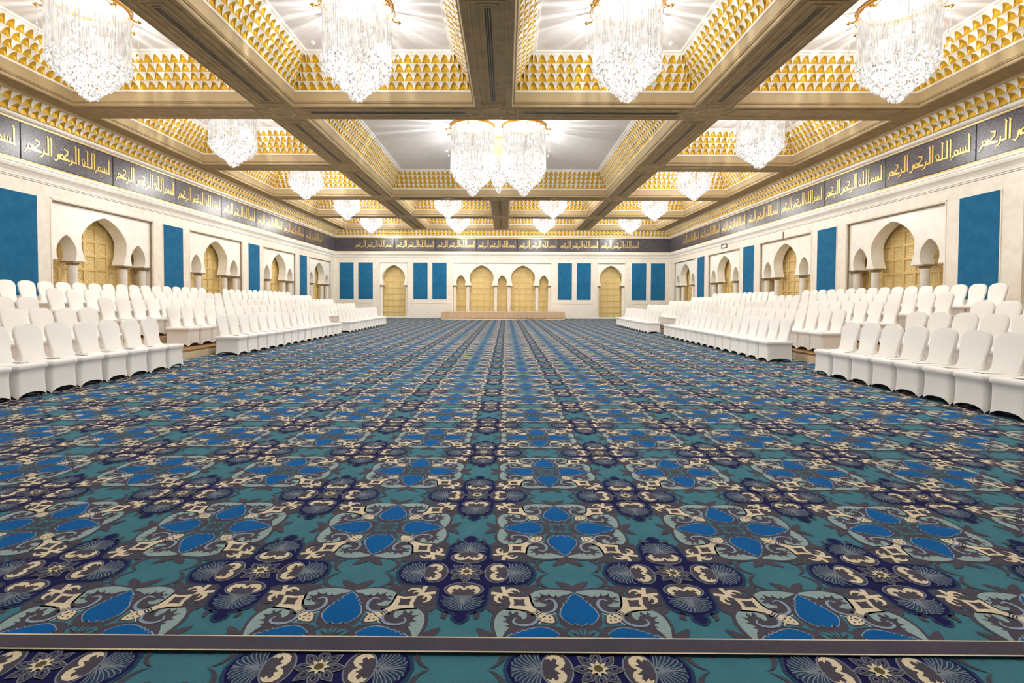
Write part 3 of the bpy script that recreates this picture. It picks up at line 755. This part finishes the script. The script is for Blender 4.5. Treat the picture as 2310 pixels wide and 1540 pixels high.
# brown strips standing in for the shadow line at niche heads and sides
niche_shade = MB()
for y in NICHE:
    niche_shade.box(XL - .09, XL + .004, y, y + NW, NTOP - .035, NTOP - .001); niche_shade.box(XR - .004, XR + .09, y, y + NW, NTOP - .035, NTOP - .001)
    niche_shade.box(XL - .09, XL - .05, y + NW - .03, y + NW, 0, NTOP); niche_shade.box(XR + .05, XR + .09, y + NW - .03, y + NW, 0, NTOP)
for a, b_ in back_holes: niche_shade.box(a, b_, YB - .004, YB + .05, NTOP - .03, NTOP - .001)
tag(niche_shade.build(trim_name(), M_JOINT_SHADE), kind='structure')
# niche frame lines
fr = MB()
for y in NICHE:
    for X_, sg in ((XL, 1), (XR, -1)):
        x0, x1 = sorted((X_ + sg * .0, X_ + sg * .012))
        fr.box(x0, x1, y - .06, y - .03, 0, NTOP + .05); fr.box(x0, x1, y + NW + .03, y + NW + .06, 0, NTOP + .05); fr.box(x0, x1, y - .06, y + NW + .06, NTOP + .03, NTOP + .05)
for a, b_ in back_holes:
    fr.box(a - .06, a - .03, YB - .012, YB, 0, NTOP + .05); fr.box(b_ + .03, b_ + .06, YB - .012, YB, 0, NTOP + .05); fr.box(a - .06, b_ + .06, YB - .012, YB, NTOP + .03, NTOP + .05)
tag(fr.build(trim_name(), M_STONE), kind='structure')
# dado stones under the back panels + skirting
dd = MB()
for a, b_ in ((-12.44, -9.95), (-6.95, -4.4), (3.84, 6.36), (9.35, 11.86)):
    mid = (a + b_) / 2
    for x0, x1 in ((a, mid - .08), (mid + .08, b_)):
        dd.box(x0, x1, YB - .03, YB, 1.10, 1.34); dd.box(x0 + .02, x1 - .02, YB - .012, YB, .14, 1.06)
dd.box(XL, XR, YB - .02, YB, 0, .12)
tag(dd.build(trim_name(), M_STONE), kind='structure')

# blue fabric panels
def blue_panel(loc, sx, sy, lb, grp):
    e = tag(empty('wall_panel', loc), lb, 'wall panel', grp)
    a = MB(); z0, z1 = 1.4, 4.13; wdt = sx or sy
    if sx: a.box(0, sx, -.025, 0, z0, z1)
    else: a.box(min(0, .025 * FS[0]), max(0, .025 * FS[0]), 0, sy, z0, z1)
    a.build('fabric', M_BLUE, e)
    b_ = MB(); e_ = .035
    if sx:
        for q in ((-e_, 0, z0 - e_, z1 + e_), (sx, sx + e_, z0 - e_, z1 + e_), (0, sx, z0 - e_, z0), (0, sx, z1, z1 + e_)): b_.box(q[0], q[1], -.018, 0, q[2], q[3])
    else:
        x0, x1 = sorted((0, .018 * FS[0]))
        for q in ((-e_, 0, z0 - e_, z1 + e_), (sy, sy + e_, z0 - e_, z1 + e_), (0, sy, z0 - e_, z0), (0, sy, z1, z1 + e_)): b_.box(x0, x1, q[0], q[1], q[2], q[3])
    b_.build('stone_surround', M_STONE, e)
FS = [1]
for k in range(-1, 4):
    y = 12.60 + 6.2 * k
    if k < 0: continue
    for side, X_, sg in (('left', XL, 1), ('right', XR, -1)):
        FS[0] = sg
        lb = 'tall blue fabric wall panel on the %s wall, %s' % (side, ['nearest the camera', 'second from the camera', 'third from the camera', 'nearest the back corner'][k])
        blue_panel((X_, y, 0), 0, 1.12, lb, 'blue panels of the side walls')
for a, b_, s_ in ((-12.44, -11.38, 'first from the left'), (-11.03, -9.95, 'just left of the left arch'), (-6.92, -5.86, 'just right of the left arch'), (-5.5, -4.44, 'just left of the five arches'),
                (3.86, 4.91, 'just right of the five arches'), (5.27, 6.32, 'just left of the right arch'), (9.37, 10.44, 'just right of the right arch'), (10.79, 11.84, 'first from the right')):
    blue_panel((a, YB, 0), b_ - a, 0, 'dark blue fabric panel on the back wall, ' + s_, 'blue panels of the back wall')

# small fittings on the right wall
sg = empty('wall_bracket', (XR, 28.4, 4.33)); q = MB()
q.box(-.05, 0, -.35, .35, .0, .04); q.box(-.05, 0, -.35, .35, .20, .24); q.box(-.05, 0, -.35, -.29, .04, .20); q.box(-.05, 0, .29, .35, .04, .20)
q.build('frame', M_SIGN, sg); q = MB(); q.box(-.02, -.004, -.29, .29, .04, .20); q.build('plate', M_WHITE, sg)
tag(sg, 'small grey rectangular fitting on the right wall above the third niche', 'wall fitting')
q = MB(); q.tube([(XR - .015, 22.4, 4.12), (XR - .015, 22.4, 4.42)], .018, 8)
tag(q.build('wall_hook', M_SIGN), 'thin grey vertical hook above the second niche of the right wall', 'wall fitting')

# ------------------------------------------------------------------ stage at the back
def pleats(m, pts, h, z0=0., amp=.018, pitch=.09, flare=.0):
    """wavy curtain along a polyline"""
    for (a, b_) in zip(pts[:-1], pts[1:]):
        a, b_ = Vector(a), Vector(b_); L = (b_ - a).length; d = (b_ - a) / L; n = Vector((d.y, -d.x)); K = max(2, int(L / pitch * 6)); vs = []; fs = []
        for i in range(K + 1):
            s_ = L * i / K; ph = 2 * pi * s_ / pitch; off = amp * math.sin(ph) + amp * .5 * math.sin(ph * .37)
            for z, kf in ((z0, 1.), (z0 + h * .5, .8), (z0 + h, .35)):
                p = a + d * s_ + n * (off * kf + flare * (1 - (z - z0) / h)); vs.append((p.x, p.y, z))
        for i in range(K):
            for j in range(2): k = i * 3 + j; fs.append((k, k + 3, k + 4, k + 1))
        m.add(vs, fs, 0, True)
st = tag(empty('stage', (-.19, 35.2, 0)), 'low stage with beige pleated skirt below the five arches of the back wall', 'stage')
q = MB(); q.box(-4.3, 4.3, .03, 1.9, .46, .52); q.build('deck', M_SKIRT2, st)
q = MB(); pleats(q, [(-4.33, 1.9), (-4.33, 0), (4.33, 0), (4.33, 1.9)], .40, .07, .03, .16); q.build('skirt', M_SKIRT2, st)
q = MB(); q.box(-4.2, 4.2, .12, 1.8, 0, .46); q.build('frame', M_DECK, st)
q = MB(); vs = []; fs = []
for i in range(41):
    x_ = -4.3 + 8.6 * i / 40; d = -.28 - .22 * math.sin(i * .16) - .05 * math.sin(i * 1.7)
    vs += [(x_, d, .012), (x_, d + .10, .03 + .012 * math.sin(i)), (x_, -.02, .05)]
for i in range(40):
    for j in range(2): k = i * 3 + j; fs.append((k, k + 3, k + 4, k + 1))
q.add(vs, fs, 0, True); tag(q.build('fallen_valance', M_SKIRT, None, (-.19, 35.15, 0)), 'strip of cream cloth lying crumpled on the carpet before the stage', 'cloth')

# ------------------------------------------------------------------ seating platforms
# each side: x of the front line of row 1 and step 1.17 m; platform rows 2..5
def platform(side, row):
    sg = -1 if side == 'left' else 1; x1 = 6.3 if side == 'left' else 5.72
    of = .76 if side == 'left' else .92
    xa = x1 + of + 1.17 * (row - 2); xb = x1 + of + 1.17 * (row - 1) - .07 if row < 5 else (12.55 if side == 'left' else 12.05)
    h = .20 * (row - 1); y0, y1 = 2.5, 27.3
    e = tag(empty('seating_platform', (0, 0, 0)), 'brown platform with cream skirt under the %s row of chairs on the %s' % (['', '', 'second', 'third', 'fourth', 'fifth'][row], side), 'platform', 'stepped seating platforms on the ' + side)
    q = MB(); q.box(*sorted((sg * xa, sg * xb)), y0, y1, 0, h); q.build('deck', M_DECK, e)
    q = MB(); pts = [(sg * (xa - .03), y1), (sg * (xa - .03), y0)]
    pleats(q, pts, .20 if row > 2 else .16, h - .20 if row > 2 else .0, .012, .075, .01)
    pleats(q, [(sg * xb, y1 + .02), (sg * (xa - .03), y1 + .02)], h, 0, .016, .075, .015) if row > 2 else None
    q.build('skirt', M_SKIRT, e)
for side in ('left', 'right'):
    for row in (2, 3, 4, 5): platform(side, row)

# ------------------------------------------------------------------ chairs
def rrect(w_, d, r, n=5):
    out = []
    for cx, cy, a0 in ((w_ - r, -d + r, -90), (w_ - r, d - r, 0), (-w_ + r, d - r, 90), (-w_ + r, -d + r, 180)):
        for i in range(n): an = math.radians(a0 + 90 * i / (n - 1)); out.append((cx + r * math.cos(an), cy + r * math.sin(an)))
    return out
def chair_cover():
    """front faces -y, front hem at y=0, rear at y=.58; width .46"""
    m = MB(); hw, yc, hd = .218, .28, .28
    def ring(z, g=0., arch=0., dz=0.):
        pts = []
        base_ = rrect(hw + g, hd + g, .045)
        dense = []
        for i in range(len(base_)):
            a = base_[i]; b_ = base_[(i + 1) % len(base_)]; L = math.dist(a, b_); K = 8 if L > .2 else 1
            for k in range(K): dense.append((a[0] + (b_[0] - a[0]) * k / K, a[1] + (b_[1] - a[1]) * k / K))
        for x_, y_ in dense:
            tx = min(1, abs(x_) / (hw + g)); ty = min(1, abs(y_) / (hd + g))
            s_ = tx if ty > .98 else (ty if tx > .98 else 1)
            pinch = (1 - s_ ** 3) * arch
            k = 1 - .035 * (1 - s_ * s_) * (1 if arch or g == 0 else 0)
            pts.append((x_ * (k if tx > .98 else 1), yc + y_ * (k if ty > .98 else 1), z + pinch))
        return pts
    rings = [ring(.0, .004, .075), ring(.06, .0, .05), ring(.16, -.006, .02), ring(.30, -.008), ring(.375, -.004), ring(.385, .010), ring(.425, .014), ring(.445, .006), ring(.452, -.03), ring(.455, -.12)]
    n = len(rings[0]); vs = [p for r in rings for p in r]; fs = []
    for i in range(len(rings) - 1):
        for k in range(n): fs.append((i * n + k, i * n + (k + 1) % n, (i + 1) * n + (k + 1) % n, (i + 1) * n + k))
    m.add(vs, fs, 0, True); m.add(rings[-1], [tuple(range(n))], 0, False)
    # back: waisted, widening to rounded shoulders, leaning rearwards
    secs = [(.30, .200, .050, .500), (.42, .206, .055, .495), (.47, .196, .050, .488), (.54, .184, .034, .492), (.62, .190, .028, .505), (.70, .206, .027, .520), (.78, .214, .027, .533), (.84, .215, .027, .545),
            (.880, .203, .026, .552), (.912, .176, .025, .557), (.935, .140, .022, .561), (.950, .092, .016, .563), (.956, .040, .009, .564)]
    vs = []; fs = []
    for z, w_, d, y_ in secs:
        for (a, b_) in rrect(w_, d, min(d * .85, w_ * .8), 4):
            t = a / max(w_, 1e-6); vs.append((a, y_ + b_ + .018 * (t * t) * -1, z))
    n = 16
    for i in range(len(secs) - 1):
        for k in range(n): fs.append((i * n + k, i * n + (k + 1) % n, (i + 1) * n + (k + 1) % n, (i + 1) * n + k))
    fs.append(tuple(range((len(secs) - 1) * n, len(secs) * n)))
    m.add(vs, fs, 0, True)
    # web of stretched cloth between seat and back
    vs = []; fs = []
    for i in range(7):
        t = i / 6.; z = .451 + .131 * t ** 1.8; y_ = .395 + .085 * t ** .7
        for j in range(9):
            a = -1 + j / 4.; wd = .205 - .02 * t; vs.append((a * wd, y_ + .01 * (1 - a * a), z))
    for i in range(6):
        for j in range(8): k = i * 9 + j; fs.append((k, k + 1, k + 10, k + 9))
    m.add(vs, fs, 0, True)
    return m
cov_me = chair_cover().mesh('slipcover', [M_CHAIR])
fm = MB(); fm.box(-.195, .195, .035, .525, .05, .36)  # black box added inside the cover to keep the hem arches dark
shade_me = fm.mesh('shade_box', [M_SHADE_BOX])
lg = MB(); lg.tube([(0, 0, 0), (0, 0, .06)], [.011, .014], 8); leg_me = lg.mesh('leg', [M_DARK])
fc = chair_cover(); fc.box(-.195, .195, .035, .525, .05, .36, 1); far_me = fc.mesh('covered_chair', [M_CHAIR, M_SHADE_BOX])  # far chairs carry the same added dark box
near_proto = [None]
def chair(x_, y, z, rz, near, lb, grp):
    if near:
        if near_proto[0] is None:
            e = empty('covered_chair', (x_, y, z), rz); link('slipcover', cov_me, e); link('shade_box', shade_me, e)
            for lx in (-.18, .18):
                for ly in (.06, .50): link('leg', leg_me, e, (lx, ly, .0))
            near_proto[0] = e
        else: e = copy_tree(near_proto[0], (x_, y, z), rz)
    else: e = link('covered_chair', far_me, None, (x_, y, z), rz)
    tag(e, lb, 'chair', grp)
ROWN = ['', 'front', 'second', 'third', 'fourth', 'back']
rnd = random.Random(3)
def row_chairs(side, row, block, y0, n, p, xa, xb):
    """y0 near end, chairs towards the back; xa,xb: front line at near / far end"""
    sg = -1 if side == 'left' else 1
    for k in range(n):
        yc = y0 + p * (k + .5); t = (k + .5) / n
        xf = xa + (xb - xa) * t + 1.17 * (row - 1) + rnd.uniform(-.006, .006)
        rz = (pi / 2 if side == 'left' else -pi / 2) + rnd.uniform(-.006, .006)
        z = .20 * (row - 1) + .003
        place_ = 'the aisle' if True else ''
        cnt = ORD[k] if k else 'nearest'
        lb = 'white covered chair, %s seating, %s row, %s block, %s from its near end' % (side, ROWN[row], block, 'first' if k == 0 else ORD[k])
        chair(sg * xf, yc + rnd.uniform(-.004, .004), z, rz, (row == 1 and block != 'far') or block == 'near', lb, 'white covered chairs in the %s row of the %s seating' % (ROWN[row], side))
# left: near block ends at 9.83, middle 11.75-19.2, far 20.3-26.9
for row, y0 in ((1, 5.43), (2, 7.39), (3, 8.86)):
    n = int(round((9.83 - y0) / .489)); row_chairs('left', row, 'near', y0, n, .489, 6.32, 6.32)
for row in range(1, 6):
    st_ = {1: 11.75, 2: 11.75, 3: 11.2, 4: 11.2, 5: 11.25}[row]; p = .495
    n = {1: 15, 2: 15, 3: 16, 4: 16, 5: 16}[row]
    row_chairs('left', row, 'middle', st_, n, (19.2 - st_) / n, 6.30, 6.28)
    row_chairs('left', row, 'far', 20.3, 13, .508, 6.30, 6.40)
# right: near block ends at 9.3, middle 10.95-18.9, far 20.6-27.1
for row, y0 in ((1, 4.98), (2, 6.42), (3, 7.86), (4, 9.0)):
    n = int(round((9.3 - y0) / .48)); 
    if row == 4: row_chairs('right', row, 'near', 9.0, 1, .48, 5.70, 5.70)
    else: row_chairs('right', row, 'near', y0, n, .48, 5.70, 5.70)
for row in range(1, 6):
    row_chairs('right', row, 'middle', 10.95, 16, .497, 5.72, 5.92)
    row_chairs('right', row, 'far', 20.6, 13, .502, 5.80, 5.96)

# ------------------------------------------------------------------ chandeliers
def chandelier_meshes(R, H, seed, dens=1.):
    """local origin at the tip; H total drop; the rods hang to .40 H"""
    r_ = random.Random(seed); rods = MB(); drops = MB()
    zr = .70 * H * .9
    zt = H - .10
    def prof(z):            # outline radius of the lower bowl
        K = ((0, .05), (.03, .20), (.07, .27), (.10, .36), (.16, .60), (.22, .80), (.28, .92), (.36, 1.), (2, 1.)); t = z / H
        for (a, ra), (b_, rb) in zip(K[:-1], K[1:]):
            if t <= b_: return R * (ra + (rb - ra) * (t - a) / (b_ - a))
        return R
    for ring, cnt in ((1., 84), (.86, 64), (.62, 40)):
        for k in range(int(cnt * dens)):
            an = 2 * pi * (k + r_.random() * .3) / int(cnt * dens); rr_ = R * ring * (1 - .05 * abs(math.sin(4 * an)))
            zb = .36 * H * (1. if ring > .9 else (.86 if ring > .8 else .6)) + r_.uniform(-.05, .05)
            x_, y_ = rr_ * math.cos(an), rr_ * math.sin(an); w_ = .011
            rods.tube([(x_, y_, zb), (x_, y_, zt)], w_, 4, 0, False)
            drops.octa((x_, y_, zb - .03), .028, .045, 0, r_.random())
    # bowl of crystal drops
    for k in range(int(900 * dens)):
        z = H * .42 * (r_.random() ** .75); rr_ = prof(z) * (r_.uniform(.80, 1.02) if r_.random() < .75 else r_.uniform(.2, .8)); an = r_.uniform(0, 2 * pi)
        s_ = r_.uniform(.020, .040); drops.octa((rr_ * math.cos(an), rr_ * math.sin(an), z + .03), s_, s_ * r_.uniform(1, 1.6), 0, r_.random() * 2)
    drops.octa((0, 0, .05), .05, .07)
    for k in range(int(160 * dens)):        # scattered drops on the rods
        z = r_.uniform(.45, .95) * H; an = r_.uniform(0, 2 * pi); rr_ = R * r_.uniform(.3, .95)
        drops.octa((rr_ * math.cos(an), rr_ * math.sin(an), z), .02, .03)
    crown = MB(); crown.lathe([(R * .94, H), (R * 1.02, H), (R * 1.04, H - .03), (R * 1.0, H - .07), (R * .97, H - .09), (R * .95, H - .07), (R * .94, H)], 32)
    for k in range(0): crown.tube([(R * math.cos(k * pi / 4), R * math.sin(k * pi / 4), H - .03), (-R * math.cos(k * pi / 4), -R * math.sin(k * pi / 4), H - .03)], .014, 4)
    for k in range(8):
        a0 = 2 * pi * k / 8; pts = [(R * 1.03 * math.cos(a0 + d) * (1 + .06 * math.sin(abs(d) * 8)), R * 1.03 * math.sin(a0 + d) * (1 + .06 * math.sin(abs(d) * 8)), H - .13 + .05 * math.cos(d * 8)) for d in (-.39, -.26, -.13, 0, .13, .26, .39)]
        crown.tube(pts, .011, 6)
    arm = MB()
    arm.tube([(R * .90, 0, H - .16), (R * 1.08, 0, H - .22), (R * 1.16, 0, H - .22)], .018, 6)
    arm.tube([(R * 1.14, 0, H - .22), (R * 1.19, 0, H - .22), (R * 1.21, 0, H - .22), (R * 1.29, 0, H - .22)], [.012, .032, .045, .004], 8)
    pend = MB(); pend.tube([(R * 1.20, 0, H - .24), (R * 1.20, 0, H - .95)], .004, 4); pend.octa((R * 1.20, 0, H - 1.0), .045, .055); pend.octa((R * 1.20, 0, H - .60), .018, .03)
    bulb = MB(); bulb.lathe([(.001, .045), (.028, .035), (.042, 0), (.028, -.035), (.001, -.045)], 8)
    return dict(crystal_rods=rods.mesh('crystal_rods', [M_ROD]), crystal_drops=drops.mesh('crystal_drops', [M_DROP]), crown=crown.mesh('crown', [M_ARM]),
                arm=arm.mesh('arm', [M_ARM]), pendant=pend.mesh('pendant', [M_DROP]), bulb=bulb.mesh('bulb', [M_BULB]))
def chandelier(x_, y, tip, R, H, ms, lb, grp, nb=26, seed=0, power=1., arms=8, angs=None):
    r_ = random.Random(seed); e = tag(empty('chandelier', (x_, y, tip)), lb, 'chandelier', grp)
    link('crown', ms['crown'], e)
    tag(link('crystal_rods', ms['crystal_rods'], e), kind='stuff'); tag(link('crystal_drops', ms['crystal_drops'], e), kind='stuff')
    for an in (angs if angs is not None else [2 * pi * (k + .5) / arms for k in range(arms)]):
        link('arm', ms['arm'], e, None, an); link('pendant', ms['pendant'], e, None, an)
    for k in range(nb):
        z = r_.uniform(.12, .92) * H; rr_ = min(R * .72, R * (z / (.42 * H)) ** .6 * .7) * r_.uniform(.55, 1.0); an = r_.uniform(0, 2 * pi)
        link('bulb', ms['bulb'], e, (rr_ * math.cos(an), rr_ * math.sin(an), z))
    for nm, z, pw, rad in (('lamp', .58 * H, .20, .22), ('lamp', max(.30, 6.34 - tip), .80, .12)):
        L = bpy.data.lights.new(nm, 'POINT'); L.energy = LAMP_POWER * power * pw; L.color = LAMP_COLOUR; L.shadow_soft_size = rad
        link('lamp', L, e, (0, 0, z))
ZT = ZC + 1.204
MS = {}
CH = [(-9.04, 10.96, 5.65, 'leftmost near chandelier, hanging over the left seating'), (-3.24, 10.96, 5.64, 'near chandelier just left of the middle beam'),
      (2.60, 10.96, 5.64, 'near chandelier just right of the middle beam'), (8.40, 10.96, 5.63, 'rightmost near chandelier, hanging over the right seating'),
      (-9.07, 16.75, 5.70, 'second chandelier back over the left seating'), (8.36, 16.75, 5.69, 'second chandelier back over the right seating'),
      (-9.0, 22.6, 5.80, 'third chandelier back over the left seating'), (8.38, 22.6, 5.80, 'third chandelier back over the right seating'),
      (-8.95, 28.3, 5.84, 'fourth chandelier back over the left seating'), (-3.29, 28.3, 5.88, 'chandelier behind the middle cluster, left of the two'),
      (2.63, 28.3, 5.88, 'chandelier behind the middle cluster, right of the two'), (8.30, 28.3, 5.84, 'fourth chandelier back over the right seating'),
      (-9.11, 34, 5.84, 'leftmost of the four chandeliers nearest the back wall'), (-3.23, 34, 5.83, 'second from left of the four chandeliers nearest the back wall'),
      (2.54, 34, 5.82, 'third from left of the four chandeliers nearest the back wall'), (8.34, 34, 5.82, 'rightmost of the four chandeliers nearest the back wall'),
      (-9.04, 5.3, 5.66, 'chandelier above the camera on the far left'), (-3.2, 5.3, 5.66, 'chandelier above the camera left of the middle beam'),
      (2.6, 5.3, 5.66, 'chandelier above the camera right of the middle beam'), (8.4, 5.3, 5.66, 'chandelier above the camera on the far right')]
for i, (x_, y, tip, lb) in enumerate(CH):
    H = ZT - tip; key = (round(H, 1), y > 20)
    if key not in MS: MS[key] = chandelier_meshes(.74, round(H, 1), 11 + len(MS), .7 if y > 20 else 1.)
    chandelier(x_, y, ZT - round(H, 1), .74, round(H, 1), MS[key], 'crystal ' + lb, 'crystal chandeliers in the coffers', 26, i, 1.)
big = chandelier_meshes(.80, ZT - 5.14, 55, 1.1); mid_ = chandelier_meshes(.36, ZT - 5.56, 56, .6)
chandelier(-1.24, 18.5, 5.14, .80, ZT - 5.14, big, 'large crystal chandelier at the left of the middle cluster', 'chandeliers of the middle cluster', 40, 91, 1.4, 8, [pi * (.5 + q / 5.) for q in (0.15, 1, 2, 3, 4, 4.85)])
chandelier(.63, 18.5, 5.14, .80, ZT - 5.14, big, 'large crystal chandelier at the right of the middle cluster', 'chandeliers of the middle cluster', 40, 92, 1.4, 8, [pi * (-.5 + q / 5.) for q in (0.15, 1, 2, 3, 4, 4.85)])
chandelier(-.31, 20.0, 5.56, .36, ZT - 5.56, mid_, 'narrow gold topped chandelier between the two large ones of the middle cluster', 'chandeliers of the middle cluster', 14, 93, .6, 6, [])
q = MB(); q.lathe([(.40, .0), (.41, .05), (.385, .06), (.385, .62), (.40, .64), (.40, .68)], 28); q.build('gold_drum', mat('amber_glass_drum', (214, 172, 104), .5, .2), bpy.data.objects['chandelier.022'], (0, 0, ZT - 5.56 - .75))
